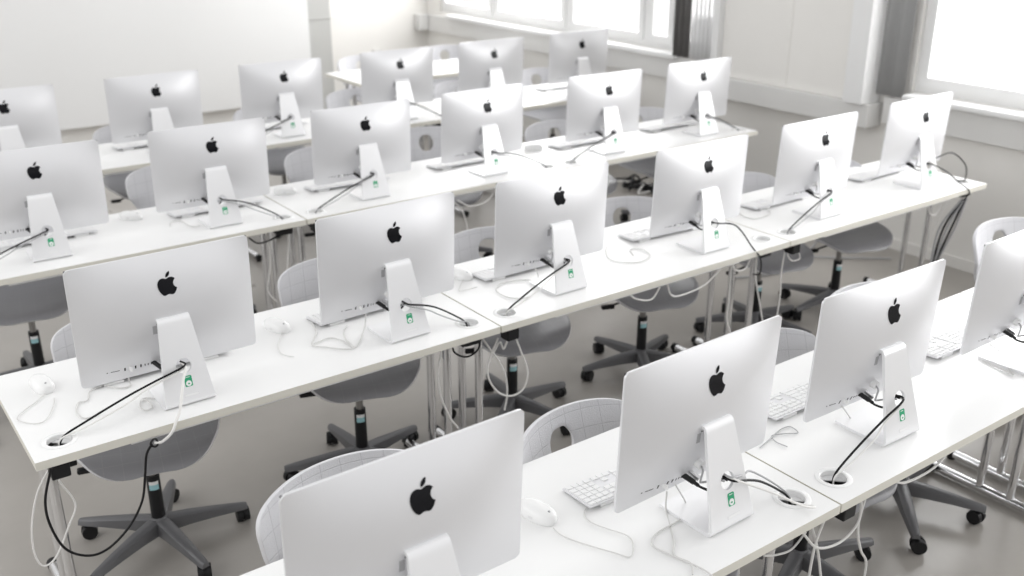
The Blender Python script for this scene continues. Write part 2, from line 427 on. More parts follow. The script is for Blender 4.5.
# ------------------------------------------------------------------ keyboard
def make_keyboard(name):
    root = empty(name)
    bm = bmesh.new()
    TK = Matrix.Rotation(-.07, 4, 'X') @ Matrix.Identity(4)
    TK = Matrix.Translation((0,0,.010)) @ Matrix.Rotation(-math.radians(4), 4, 'X')
    bx(bm, -.215,.215,-.057,.057,-.0035,.0015,.0015, M=TK); link('base_plate', bm, ALU, root)
    bm = bmesh.new()
    def row(y, h, widths):
        x = None
        for x0, w in widths: bx(bm, x0+.0012, x0+w-.0012, y-h/2+.0012, y+h/2-.0012, .001, .0042, .0006, M=TK)
    u = .0187
    # local -y is the far (function key) side: the typist sits at +y
    def line(y, h, ws, x=.209):
        o = []
        for w in ws: x -= w*u*.996; o.append((x, w*u*.996))
        row(y, h, o); return x
    ys_ = [-.047,-.029,-.0102,.0086,.0274,.0462]
    line(ys_[0], .014, [1]*14)
    line(ys_[1], .0187, [1]*13+[1.95]); line(ys_[2], .0187, [1.5]+[1]*12+[1.45]); line(ys_[3], .0187, [1.75]+[1]*11+[2.2])
    line(ys_[4], .0187, [2.25]+[1]*10+[2.7]); line(ys_[5], .0187, [1.5,1.2,1.3,6.6,1.3,1.2,1.85])
    for i, yy in enumerate(ys_):
        if i not in (3,): line(yy, .0187 if i else .014, [1]*3 if i!=4 else [1], x=-.075 if i!=4 else -.094)
        line(yy, .0187 if i else .014, [1]*4, x=-.136)
    link('keys', bm, KEYW, root)
    for sx in (-.15,.15):
        bm = bmesh.new(); bx(bm, sx-.03,sx+.03,-.055,-.030, 0.0,.0085,.002); link('rear_foot', bm, WPL, root)
        bm = bmesh.new(); bx(bm, sx-.008,sx+.008,.042,.052, 0.0,.0045,.001); link('front_foot', bm, WPL, root)
    remember(root); return root
def make_mouse(name):
    root = empty(name); bm = bmesh.new(); n, m = 28, 12
    vs = []
    for i in range(m+1):
        t = i/m; row = []
        for k in range(n):
            a = 2*PI*k/n; rr_ = math.sin(t*PI/2)**.8
            x = .0305*rr_*math.copysign(abs(math.cos(a))**.85, math.cos(a)); y = .057*rr_*math.copysign(abs(math.sin(a))**.9, math.sin(a))
            z = .007+.028*math.cos(t*PI/2)**.75*(1+.12*(y/.057))
            row.append(bm.verts.new((x,y,z)))
        vs.append(row)
    for a, b in zip(vs[1:], vs[2:]):
        for k in range(n): bm.faces.new((a[k],a[(k+1)%n],b[(k+1)%n],b[k]))
    for k in range(n):
        bm.faces.new((vs[0][0],vs[1][k],vs[1][(k+1)%n])) if False else None
    bm.faces.new(vs[1][::-1])
    low = [bm.verts.new((v.co.x*.93, v.co.y*.95, 0.0)) for v in vs[-1]]
    for k in range(n): bm.faces.new((vs[-1][k],vs[-1][(k+1)%n],low[(k+1)%n],low[k]))
    bm.faces.new(low)
    link('shell', bm, WPL, root, smooth=True)
    bm = bmesh.new(); bmesh.ops.create_uvsphere(bm, u_segments=12, v_segments=8, radius=.0035); bmesh.ops.translate(bm, vec=(0,-.036,.0285), verts=bm.verts[:])
    link('scroll_ball', bm, GCAB, root, smooth=True)
    for s in (-1,1):
        bm = bmesh.new(); bx(bm, s*.0285-.002,s*.0285+.002,-.010,.004,.008,.016,.0012); link('side_button', bm, GROM, root)
    remember(root); return root

# ------------------------------------------------------------------ chair
def sheet(name, cols, half_fn, pt_fn, m, parent, uscale, hole=None, thick=.007):
    pass
PROF = [(-.232,.412),(-.222,.424),(-.198,.433),(-.15,.439),(-.08,.440),(0,.440),(.08,.440),(.14,.444),(.19,.455),(.225,.480),(.250,.522),(.270,.574),(.288,.626),(.303,.674),(.315,.716),(.324,.750),(.328,.768)]
def chair_pt(s):    # s arc index 0..len-1
    i = min(len(PROF)-2, int(s)); t = s-i
    P = [Vector((0,)+PROF[max(0,min(len(PROF)-1,k))]) for k in (i-1,i,i+1,i+2)]
    a,b,c,d = P
    return .5*((2*b)+(c-a)*t+(2*a-5*b+4*c-d)*t*t+(3*b-a-3*c+d)*t**3)
def smooth_lerp(keys, x):
    n = len(keys)
    for i in range(n-1):
        a, va = keys[i]; b, vb = keys[i+1]
        if x <= b:
            def sl(j):
                j0, j1 = max(0,j-1), min(n-1,j+1); return (keys[j1][1]-keys[j0][1])/(keys[j1][0]-keys[j0][0])
            h = b-a; t = (x-a)/h; t2, t3 = t*t, t*t*t
            return (2*t3-3*t2+1)*va+(t3-2*t2+t)*h*sl(i)+(-2*t3+3*t2)*vb+(t3-t2)*h*sl(i+1)
    return keys[-1][1]
SEATW = [(0,.06),(.5,.098),(1,.122),(2,.158),(3,.190),(4,.214),(5,.226),(6,.229),(7,.222),(8,.203),(9.4,.172)]
BACKW = [(8.4,.16),(9.4,.165),(10.5,.20),(12,.236),(13.3,.244),(14.2,.243),(14.9,.234),(15.4,.220),(15.8,.200),(16,.180)]
def shell_part(name, s0, s1, wk, m, parent, NU, NV, hole=None, lift=0.0):
    bm = bmesh.new(); uvl = bm.loops.layers.uv.new('UVMap'); G = []; UV = {}
    L = 0; prev = None
    for i in range(NV+1):
        s = s0+(s1-s0)*i/NV; c = chair_pt(s)
        if prev is not None: L += (c-prev).length
        prev = c; hw = smooth_lerp(wk, s)*(1.06 if s1 < 10 else 1); row = []
        for j in range(NU+1):
            a = -1+2*j/NU; x = hw*a
            back = max(0, min(1, (s-9)/3)); front = max(0, min(1, (3-s)/3))
            y = c.y - back*(.085*(x/.24)**2) ; z = c.z + (1-back)*.018*(x/.23)**2*(1-front) - front*.03*(x/.2)**2 - (s>15)*(s-15)*.0*(x/.24)**2
            if s > 13: z -= .016*((s-13)/3)*(abs(x)/.2)**3
            v = bm.verts.new((x, y, z+lift)); row.append(v); UV[v] = (x+.029, L)
        G.append(row)
    killed = set(); C0 = None
    if hole:
        hs, R = hole; hcv = chair_pt(hs)
        Lh = min(((abs(G[i][NU//2].co.z-hcv.z), UV[G[i][NU//2]][1]) for i in range(NV+1)))[1]
        def dist(v): return math.hypot(UV[v][0]-.029, (UV[v][1]-Lh)*.92)
        for i in range(NV):
            for j in range(NU):
                q = (G[i][j],G[i][j+1],G[i+1][j+1],G[i+1][j])
                if sum(dist(v) for v in q)/4 < R: killed.add((i,j))
        bd = set()
        for (i,j) in killed:
            for (di,dj),e in (((-1,0),((i,j),(i,j+1))),((1,0),((i+1,j),(i+1,j+1))),((0,-1),((i,j),(i+1,j))),((0,1),((i,j+1),(i+1,j+1)))):
                if (i+di,j+dj) not in killed: bd.update(e)
        zc = Vector((0,hcv.y,hcv.z)); up = (chair_pt(hs+.5)-chair_pt(hs-.5)).normalized()
        for (i,j) in bd:
            v = G[i][j]; d = dist(v); k = R/d
            du = UV[v][0]-.029; dv = UV[v][1]-Lh
            nx = du*k; nv = dv*k
            base = zc + up*nv; v.co = Vector((nx, base.y-.085*(nx/.24)**2, base.z+lift)); UV[v] = (nx+.029, Lh+nv)
    for i in range(NV):
        for j in range(NU):
            if (i,j) in killed: continue
            f = bm.faces.new((G[i][j],G[i][j+1],G[i+1][j+1],G[i+1][j]))
            for l in f.loops: l[uvl].uv = UV[l.vert]
    for v in [v for v in bm.verts if not v.link_faces]: bm.verts.remove(v)
    me_ms = [m, RIM]
    bmesh.ops.recalc_face_normals(bm, faces=bm.faces[:])
    me = bpy.data.meshes.new(name); bm.to_mesh(me); bm.free()
    for q in me_ms: me.materials.append(q)
    for p in me.polygons: p.use_smooth = True
    o = bpy.data.objects.new(name, me); COL.objects.link(o); o.parent = parent
    sd = o.modifiers.new('Solidify','SOLIDIFY'); sd.thickness = .013; sd.offset = 0; sd.material_offset_rim = 1
    bv = o.modifiers.new('Bevel','BEVEL'); bv.width = .003; bv.segments = 2; bv.limit_method = 'ANGLE'; bv.angle_limit = 1.0
    return o
def make_chair(name, stem=True):
    root = empty(name)
    shell_part('seat', 0, 9.3, SEATW, SEAT_SHADED, root, 20, 26)
    shell_part('backrest', 8.9, 16, BACKW, SHELL, root, 28, 34, hole=(12.95,.048))
    bm = bmesh.new(); cyl(bm, (0,0,.075),(0,0,.285), .0235,.0225, 20); link('gas_cylinder', bm, BPL, root, smooth=True)
    bm = bmesh.new(); cyl(bm, (0,0,.28),(0,0,.395), .014,.014, 16); link('piston', bm, PIST, root, smooth=True)
    bm = bmesh.new()
    for k in range(7):
        a0 = PI*1.5-.75+k*.2; a1 = a0+.2
        vs = [bm.verts.new((.0236*math.cos(a), .0236*math.sin(a), z)) for a,z in ((a0,.235),(a1,.235),(a1,.255),(a0,.255))]; bm.faces.new(vs)
    lb = link('cylinder_label', bm, BLUE, root, smooth=True)
    bm = bmesh.new()
    for k in range(7):
        a0 = PI*1.5-.75+k*.2; a1 = a0+.2
        vs = [bm.verts.new((.0237*math.cos(a), .0237*math.sin(a), z)) for a,z in ((a0,.255),(a1,.255),(a1,.268),(a0,.268))]; bm.faces.new(vs)
    link('label_band', bm, WLAB, lb, smooth=True)
    bm = bmesh.new(); bx(bm, -.075,.075,-.085,.125,.398,.428,.010); bx(bm, -.05,.05,-.06,.10,.380,.402,.008)
    link('tilt_mechanism', bm, BPL, root)
    bm = bmesh.new(); tube(bm, [(-.05,-.03,.395),(-.12,-.04,.388),(-.17,-.045,.378)], .005, 8); bx(bm, -.225,-.165,-.060,-.034,.364,.382,.006); link('height_lever', bm, BPL, root)
    bm = bmesh.new()
    lathe(bm, [(.0,.062),(.034,.062),(.042,.075),(.038,.100),(.026,.122),(.0,.122)], 24); link('hub', bm, GREYP, root, smooth=True)
    for k in range(5):
        a = 2*PI*k/5 + .07; c, s = math.cos(a), math.sin(a)
        M = Matrix.Rotation(a, 4, 'Z')
        bm = bmesh.new(); secs = []
        for r, w, zt, zb in ((.015,.026,.118,.062),(.10,.025,.110,.068),(.20,.021,.096,.066),(.285,.016,.082,.060),(.300,.013,.078,.060)):
            secs.append([bm.verts.new(M @ Vector(p)) for p in ((r,-w,zb),(r,w,zb),(r,w*.85,zt-.006),(r,w*.4,zt),(r,-w*.4,zt),(r,-w*.85,zt-.006))])
        for p, q in zip(secs, secs[1:]):
            for i in range(6): bm.faces.new((p[i],p[(i+1)%6],q[(i+1)%6],q[i]))
        bm.faces.new(secs[0][::-1]); bm.faces.new(secs[-1])
        lg = link('base_leg', bm, GREYP, root, smooth=True)
        bm = bmesh.new(); cx, cy = .285*c, .285*s
        off = Vector((-s, c, 0)); fwd = Vector((c,s,0)); o2 = Vector((cx,cy,0)) + fwd*.0
        th_ = a+1.1*(k%3) ; ax = Vector((math.cos(th_), math.sin(th_), 0)); tr = Vector((-ax.y, ax.x, 0))*.014
        for sgn in (-1,1):
            ce = o2+tr+Vector((0,0,.0275)); cyl(bm, ce+ax*sgn*.005, ce+ax*sgn*.022, .0275,.0255, 20)
        cyl(bm, o2+Vector((0,0,.045)), o2+Vector((0,0,.066)), .007, n=10)
        ce = o2+tr+Vector((0,0,.0275))
        cyl(bm, ce-ax*.005, ce+ax*.005, .022, n=16)
        link('caster', bm, BPL, lg, smooth=True)
    remember(root); return root

# ------------------------------------------------------------------ desk
def desk(x0, x1, y0, label, left_frame=False, grom=(True,True), frame_off=(.215,.065), box_left=False, depth=.613):
    root = empty('computer_desk', ((x0+x1)/2, y0+depth/2, 0))
    ox, oy = root.location.x, root.location.y
    L = (x1-x0)/2; dy = depth/2; th = .025
    gs = []
    if grom[0]: gs.append((-L+.082, -dy+.088))
    if grom[1]: gs.append((L-.072, -dy+.092))
    # top with real holes
    b = bmesh.new(); loops = [[(-L,-dy),(L,-dy),(L,dy),(-L,dy)]]
    for gx, gy in gs: loops.append([(gx+.036*math.cos(2*PI*k/32), gy+.036*math.sin(2*PI*k/32)) for k in range(32)])
    for lp in loops:
        vs = [b.verts.new((p[0],p[1],DH)) for p in lp]
        for i in range(len(vs)): b.edges.new((vs[i],vs[(i+1)%len(vs)]))
    bmesh.ops.triangle_fill(b, use_beauty=True, use_dissolve=False, edges=b.edges[:])
    r = bmesh.ops.extrude_face_region(b, geom=b.faces[:])
    bmesh.ops.translate(b, vec=(0,0,-th), verts=[v for v in r['geom'] if isinstance(v,bmesh.types.BMVert)])
    bmesh.ops.recalc_face_normals(b, faces=b.faces[:])
    for f in b.faces:
        if abs(f.normal.z) < .5: f.material_index = 1
    link('tabletop', b, [DESK, EDGE], root)
    for gx, gy in gs:
        bm = bmesh.new()
        M = Matrix.Translation((gx,gy,DH))
        lathe(bm, [(.0335,-.014),(.0335,.0005),(.036,.0025),(.044,.0025),(.0475,.0008),(.0475,0.0002)], 36, M)
        g = link('grommet', bm, WPL, root, smooth=True)
        bm = bmesh.new(); lathe(bm, [(.0,-.045),(.0332,-.045),(.0332,-.0135)], 28, M); bx(bm, gx-.03,gx+.03,gy-.03,gy+.03,DH-.075,DH-.046,.004); link('grommet_cup', bm, BPL, g)
        bm = bmesh.new(); vs = [bm.verts.new((gx+.033*math.cos(t*PI/17-.5), gy+.033*math.sin(t*PI/17-.5), DH-.016)) for t in range(15)]; f = bm.faces.new(vs)
        r = bmesh.ops.extrude_face_region(bm, geom=[f]); bmesh.ops.translate(bm, vec=(0,0,.003), verts=[v for v in r['geom'] if isinstance(v,bmesh.types.BMVert)])
        link('grommet_lid', bm, GROM, g)
    box('support_beam', -L+.25, L-.30, -dy+.014, -dy+.036, DH-.038, DH-th, BEAM, root, .002)
    box('support_beam', -L+.10, L-.10, dy-.075, dy-.045, DH-.060, DH-th, BEAM, root, .002)
    feet = [L-frame_off[0] if False else L-.065]
    feet = [L-.068] + ([-L+.068])
    for fx in feet:
        fr = None
        bm = bmesh.new(); cyl(bm, (fx,-dy+.03,.024),(fx,dy-.035,.024), .018, n=18); fo = link('foot_rail', bm, CHR, root, smooth=True)
        for yy in (-dy+.04, dy-.045):
            bm = bmesh.new(); cyl(bm, (fx,yy-.012,.024),(fx,yy+.012,.024), .0195, n=18); cyl(bm, (fx,yy,0),(fx,yy,.012), .015, n=12)
            link('foot_cap', bm, BPL, fo, smooth=True)
        for yy in (-.058, .060):
            bm = bmesh.new(); cyl(bm, (fx,yy,.03),(fx,yy,DH-th-.02), .0155, n=18); link('leg', bm, CHR, root, smooth=True)
        box('leg_bracket', fx-.022, fx+.022, -dy+.10, dy-.10, DH-th-.022, DH-th-.0005, BEAM, root, .002)
    box('socket_box', L-.13, L-.065, -dy+.04, -dy+.08, DH-th-.036, DH-th-.001, BPL, root, .004)
    box('socket_box', -L+.035, -L+.085, -dy+.012, -dy+.06, DH-th-.050, DH-th-.001, BPL, root, .004)
    tag(root, label, 'desk', 'rows of white computer desks')
    return root

# ---- measured cable routes (metres)
PATHS = {
 'mouse_front': [(-0.817, 0.235, 0.724), (-0.819, 0.198, 0.724), (-0.799, 0.145, 0.724), (-0.764, 0.078, 0.724), (-0.745, 0.045, 0.724), (-0.711, 0.072, 0.724), (-0.696, 0.108, 0.724), (-0.716, 0.157, 0.724), (-0.73, 0.202, 0.724), (-0.718, 0.239, 0.724), (-0.683, 0.261, 0.724)],
 'usb1b_a': [(-0.548, 0.109, 0.81), (-0.492, 0.119, 0.724), (-0.541, 0.084, 0.724), (-0.636, 0.074, 0.724), (-0.674, 0.044, 0.724), (-0.664, -0.012, 0.724), (-0.646, -0.076, 0.724), (-0.645, -0.124, 0.724)],
 'usb1b_b': [(-0.577, 0.105, 0.8), (-0.551, 0.128, 0.724), (-0.617, 0.036, 0.724), (-0.659, -0.008, 0.724), (-0.651, -0.054, 0.724), (-0.677, -0.084, 0.724)],
 'scribble1c': [(-0.137, 0.192, 0.724), (-0.084, 0.206, 0.724), (-0.016, 0.224, 0.724), (0.02, 0.219, 0.724), (0.011, 0.184, 0.724), (-0.022, 0.202, 0.724), (-0.06, 0.216, 0.724), (-0.077, 0.188, 0.724), (-0.073, 0.152, 0.724)],
 'usb1c_a': [(0.097, 0.114, 0.81), (0.197, 0.146, 0.724), (0.175, 0.113, 0.724), (0.167, 0.091, 0.724), (0.146, 0.065, 0.724)],
 'usb1d': [(0.826, 0.103, 0.8), (0.967, 0.137, 0.724), (0.875, 0.058, 0.724), (0.841, 0.022, 0.724), (0.846, 0.061, 0.724), (0.857, 0.124, 0.724), (0.857, 0.134, 0.724)],
 'mouse2ab': [(-0.863, 1.661, 0.724), (-0.897, 1.614, 0.724), (-0.923, 1.565, 0.724), (-0.935, 1.511, 0.724), (-0.925, 1.481, 0.724), (-0.912, 1.463, 0.724)],
 'usb2b_a': [(-0.618, 1.514, 0.79), (-0.604, 1.555, 0.724), (-0.667, 1.467, 0.724), (-0.723, 1.41, 0.724), (-0.764, 1.43, 0.724), (-0.797, 1.473, 0.724), (-0.825, 1.513, 0.724), (-0.767, 1.601, 0.724), (-0.741, 1.688, 0.724)],
 'usb2b_b': [(-0.816, 1.516, 0.724), (-0.751, 1.528, 0.724), (-0.725, 1.469, 0.724), (-0.723, 1.41, 0.724), (-0.718, 1.454, 0.724), (-0.71, 1.498, 0.724), (-0.688, 1.553, 0.724), (-0.658, 1.584, 0.724)],
 'usb2a_a': [(-1.464, 1.622, 0.724), (-1.49, 1.616, 0.724), (-1.513, 1.601, 0.724), (-1.533, 1.549, 0.724), (-1.559, 1.548, 0.724), (-1.577, 1.494, 0.724), (-1.572, 1.446, 0.724), (-1.549, 1.437, 0.724), (-1.522, 1.454, 0.724)],
 'usb2a_b': [(-1.406, 1.553, 0.795), (-1.393, 1.611, 0.724), (-1.402, 1.569, 0.724), (-1.436, 1.577, 0.724), (-1.464, 1.622, 0.724)],
 'mouse_left': [(-1.624, 1.666, 0.724), (-1.657, 1.628, 0.724), (-1.698, 1.592, 0.724), (-1.725, 1.548, 0.724), (-1.699, 1.499, 0.724), (-1.669, 1.489, 0.724), (-1.642, 1.526, 0.724), (-1.618, 1.585, 0.724), (-1.608, 1.623, 0.724)],
 'loop2a': [(-1.361, 1.434, 0.724), (-1.385, 1.46, 0.724), (-1.403, 1.457, 0.724), (-1.42, 1.411, 0.724), (-1.409, 1.383, 0.724), (-1.389, 1.397, 0.724), (-1.389, 1.439, 0.724), (-1.399, 1.454, 0.724)],
 'usb2c': [(0.134, 1.562, 0.79), (0.171, 1.577, 0.724), (0.131, 1.539, 0.724), (0.113, 1.566, 0.724), (0.066, 1.587, 0.724), (0.001, 1.595, 0.724), (-0.05, 1.548, 0.724), (-0.056, 1.473, 0.724), (-0.026, 1.433, 0.724), (0.014, 1.422, 0.724)],
 'mouse2bc': [(-0.09, 1.714, 0.724), (-0.134, 1.668, 0.724), (-0.166, 1.628, 0.724), (-0.139, 1.621, 0.724), (-0.088, 1.621, 0.724)],
 'usb2d': [(0.623, 1.686, 0.724), (0.577, 1.641, 0.724), (0.523, 1.554, 0.724), (0.547, 1.489, 0.724), (0.612, 1.458, 0.724), (0.692, 1.496, 0.724), (0.71, 1.576, 0.724), (0.667, 1.591, 0.724), (0.631, 1.526, 0.724)],
 'usb3b': [(-0.781, 3.048, 0.724), (-0.758, 3.103, 0.724), (-0.717, 3.091, 0.724), (-0.709, 2.995, 0.724), (-0.673, 2.968, 0.724)],
 'usb2e': [(1.51, 1.754, 0.724), (1.413, 1.648, 0.724), (1.419, 1.569, 0.724), (1.534, 1.579, 0.724), (1.593, 1.653, 0.724)],
 'h2_a': [(-0.25, 1.36, 0.658), (-0.209, 1.36, 0.592), (-0.168, 1.36, 0.529), (-0.142, 1.36, 0.46), (-0.137, 1.36, 0.389), (-0.149, 1.36, 0.329)],
 'h2_b': [(-0.191, 1.34, 0.642), (-0.232, 1.34, 0.561), (-0.233, 1.34, 0.495), (-0.192, 1.34, 0.426), (-0.133, 1.34, 0.392), (-0.078, 1.34, 0.404), (-0.057, 1.34, 0.465), (-0.084, 1.34, 0.549), (-0.125, 1.34, 0.652)],
 'h2_c': [(-0.389, 1.4, 0.635), (-0.408, 1.4, 0.551), (-0.401, 1.4, 0.453), (-0.364, 1.4, 0.352), (-0.33, 1.4, 0.296)],
 'h2_k': [(-0.237, 1.38, 0.64), (-0.252, 1.38, 0.597), (-0.3, 1.38, 0.583), (-0.348, 1.38, 0.612), (-0.36, 1.38, 0.65)],
 'h2_e': [(-0.104, 1.38, 0.632), (-0.122, 1.38, 0.597), (-0.138, 1.38, 0.569), (-0.154, 1.38, 0.601), (-0.181, 1.38, 0.569), (-0.207, 1.38, 0.528)],
 'h2l_w': [(-1.686, 1.36, 0.656), (-1.734, 1.36, 0.587), (-1.765, 1.36, 0.492), (-1.774, 1.36, 0.403), (-1.759, 1.36, 0.349), (-1.722, 1.36, 0.363), (-1.675, 1.36, 0.447), (-1.647, 1.36, 0.512), (-1.676, 1.36, 0.597), (-1.677, 1.36, 0.633)],
 'h2l_k': [(-1.705, 1.262, 0.699), (-1.734, 1.262, 0.607), (-1.733, 1.262, 0.526), (-1.707, 1.262, 0.441), (-1.653, 1.262, 0.396), (-1.598, 1.262, 0.398), (-1.535, 1.262, 0.444), (-1.49, 1.262, 0.511), (-1.471, 1.262, 0.59), (-1.459, 1.262, 0.651), (-1.44, 1.262, 0.68)],
 'h2d_a': [(0.392, 1.3, 0.689), (0.437, 1.3, 0.654), (0.518, 1.3, 0.632), (0.563, 1.3, 0.674)],
 'h2d_b': [(0.6, 1.3, 0.683), (0.633, 1.3, 0.621), (0.707, 1.3, 0.61), (0.825, 1.3, 0.626), (0.921, 1.3, 0.684)],
 'h2d_c': [(1.038, 1.36, 0.658), (1.044, 1.36, 0.496), (1.041, 1.36, 0.4), (1.063, 1.36, 0.336), (1.094, 1.36, 0.289)],
 'h2d_d': [(0.971, 1.3, 0.699), (0.997, 1.3, 0.649), (1.06, 1.3, 0.64), (1.086, 1.3, 0.679)],
 'h2d_e': [(1.199, 1.36, 0.679), (1.21, 1.36, 0.543), (1.251, 1.36, 0.418), (1.3, 1.36, 0.273)],
 'h2d_f': [(1.395, 1.36, 0.684), (1.38, 1.36, 0.541), (1.388, 1.36, 0.42), (1.381, 1.36, 0.312)],
 'h2e_g': [(1.419, 1.36, 0.666), (1.474, 1.36, 0.621), (1.502, 1.36, 0.577), (1.454, 1.36, 0.573), (1.415, 1.36, 0.605), (1.413, 1.36, 0.657)],
 'h2r_w': [(2.482, 1.36, 0.651), (2.513, 1.36, 0.598), (2.561, 1.36, 0.583), (2.59, 1.36, 0.61), (2.596, 1.36, 0.652)],
 'h2r_end': [(2.885, 1.5, 0.7), (2.89, 1.5, 0.6), (2.885, 1.52, 0.45), (2.88, 1.56, 0.3), (2.9, 1.62, 0.05)],
 'h1_a': [(-0.2, -0.04, 0.636), (-0.158, -0.04, 0.54), (-0.124, -0.04, 0.429)],
 'h1_b': [(-0.156, -0.05, 0.648), (-0.186, -0.05, 0.572), (-0.196, -0.05, 0.468)],
 'h1_c': [(-0.246, -0.05, 0.634), (-0.174, -0.05, 0.558), (-0.081, -0.05, 0.534), (-0.014, -0.05, 0.559), (-0.003, -0.05, 0.609), (-0.018, -0.05, 0.66)],
 'h1_d': [(0.048, -0.03, 0.639), (0.028, -0.03, 0.53), (0.057, -0.03, 0.441), (0.094, -0.03, 0.383), (0.097, -0.03, 0.304)],
 'h1_e': [(-0.203, -0.03, 0.607), (-0.254, -0.03, 0.577), (-0.312, -0.03, 0.585), (-0.362, -0.03, 0.604)],
 'h1_f': [(0.083, -0.06, 0.685), (0.152, -0.06, 0.634), (0.241, -0.06, 0.62), (0.329, -0.06, 0.629), (0.396, -0.06, 0.674)],
 'h1_g': [(0.553, -0.06, 0.683), (0.625, -0.06, 0.659), (0.696, -0.06, 0.663), (0.725, -0.06, 0.677)],
 'h3_a': [(-0.31, 2.88, 0.696), (-0.296, 2.88, 0.613), (-0.312, 2.88, 0.484), (-0.325, 2.88, 0.309)],
 'h3_b': [(-0.394, 2.9, 0.659), (-0.388, 2.9, 0.51), (-0.411, 2.9, 0.375), (-0.372, 2.9, 0.304)],
 'h3_c': [(-0.5, 2.84, 0.667), (-0.461, 2.84, 0.635), (-0.402, 2.84, 0.638), (-0.336, 2.84, 0.664)],
 'h3_d': [(0.612, 2.83, 0.651), (0.692, 2.83, 0.605), (0.786, 2.83, 0.61), (0.838, 2.83, 0.644)],
 'h3_e': [(0.619, 2.86, 0.627), (0.661, 2.86, 0.582), (0.685, 2.86, 0.512), (0.696, 2.86, 0.455)],
}

# ------------------------------------------------------------------ room
WX, BY = 3.45, 7.7
box_ = box
struct(box('floor', -7,WX+.4,-4,BY+.4,-.05,0, FLOOR))
ROWN = ['front row','second row','third row','fourth row','back row']
ORD = ['first','second','third','fourth','fifth','sixth']
# window wall : lower part, piers, head
def wallpart(bm, y0,y1,z0,z1): bx(bm, WX, WX+.25, y0,y1,z0,z1)
bm = bmesh.new()
wallpart(bm, -4, BY+.25, 0, .992)
wallpart(bm, 2.15, 3.70, .992, 3.2)         # broad pier
wallpart(bm, 7.45, BY+.25, .992, 3.2)
wallpart(bm, -4, 7.45, 2.75, 3.2)
wallpart(bm, -4, -3.2, .992, 2.75)
struct(link('wall_right', bm, WALL))
bm = bmesh.new(); bx(bm, -7, WX+.25, BY, BY+.25, 0, 3.2); struct(link('wall_back', bm, WALL))
# big white panel in front of the back wall, left of the alcove
bm = bmesh.new(); bx(bm, -7, 2.09, BY-.10, BY-.005, .25, 3.2, .004); struct(link('trim_1', bm, WALLW))
bm = bmesh.new(); bx(bm, 2.09, 2.34, BY-.05, BY-.004, .0, 3.2, .003); bx(bm, 2.09,2.34,BY-.062,BY-.05,.985,.995)
struct(link('trim_2', bm, mat('grey_panel', (.50,.50,.485), .7, noise=(2,.01))))
bm = bmesh.new(); bx(bm, 2.86,2.872,BY-.012,BY-.002,0,.62); bx(bm, 2.80,2.90,BY-.02,BY-.002,.60,.64); struct(link('trim_3', bm, TRIM))
bm = bmesh.new(); bx(bm, WX-.05, WX-.001, BY-.52, BY-.002, .795,.955,.004); bx(bm, 3.30, WX-.05, BY-.10, BY-.002, .80,.955,.004); struct(link('trim_4', bm, TRIM))
# fascia under the far windows, with sill
bm = bmesh.new(); bx(bm, WX-.05, WX-.001, 3.66, BY-.52, .795, .955, .004); struct(link('trim_5', bm, TRIM))
bm = bmesh.new(); bx(bm, WX-.11, WX+.02, 4.06, BY-.5, .955, .99, .006); struct(link('window_sill', bm, WALLW))
bpy.data.objects['window_sill'].name = 'trim_6'
# pier casing: lower ledge box, panels, corner post
bm = bmesh.new(); bx(bm, WX-.15, WX-.001, 2.33, 3.64, .755, .90, .006); struct(link('trim_7', bm, TRIM))
bm = bmesh.new(); bx(bm, WX-.10, WX-.001, 2.50, 3.60, .90, 3.2, .004)
bx(bm, WX-.104, WX-.099, 3.01,3.02,.90,3.2); struct(link('trim_8', bm, WALL))
bm = bmesh.new(); bx(bm, WX-.19, WX-.001, 2.36, 2.50, .90, 3.2, .006); bx(bm, WX-.15, WX-.001, 3.60, 3.66, .72, 3.2, .004); struct(link('trim_9', bm, WALLW))
# fascia and sill of the near window
bm = bmesh.new(); bx(bm, WX-.05, WX-.001, -3.4, 2.30, .785, .945, .004); struct(link('trim_10', bm, TRIM))
bm = bmesh.new(); bx(bm, WX-.12, WX+.02, -3.3, 2.14, .955, .99, .010); struct(link('trim_11', bm, WALLW))
# windows
def window(idx, y0, y1, panes, z0=.992, z1=2.75):
    bm = bmesh.new(); f = .04
    for a, b in [(y0,y0+f),(y1-f,y1)]+[(q-.035,q+.035) for q in panes]: bx(bm, WX+.03, WX+.12, a,b,z0+.05,z1-.05)
    bx(bm, WX+.03, WX+.12, y0,y1,z0,z0+.05); bx(bm, WX+.03, WX+.12, y0,y1,z1-.05,z1)
    w = link('window_%d' % idx, bm, WALLW); struct(w)
    e = [y0]+list(panes)+[y1]
    for a, b in zip(e, e[1:]):
        A, B = a+.03, b-.03
        bm = bmesh.new()
        for q in ((A,A+.05,z0+.095,z1-.10),(B-.05,B,z0+.095,z1-.10),(A,B,z0+.04,z0+.095),(A,B,z1-.10,z1-.04)): bx(bm, WX+.015, WX+.08, *q)
        s = link('sash', bm, WALLW, w)
        box('pane', WX+.045, WX+.05, A+.02, B-.02, z0+.06, z1-.06, GLASS, s)
    return w
window(1, 3.70, 7.45, [4.18, 4.50, 5.46, 6.54])
window(2, -3.2, 2.15, [-1.5, .3])
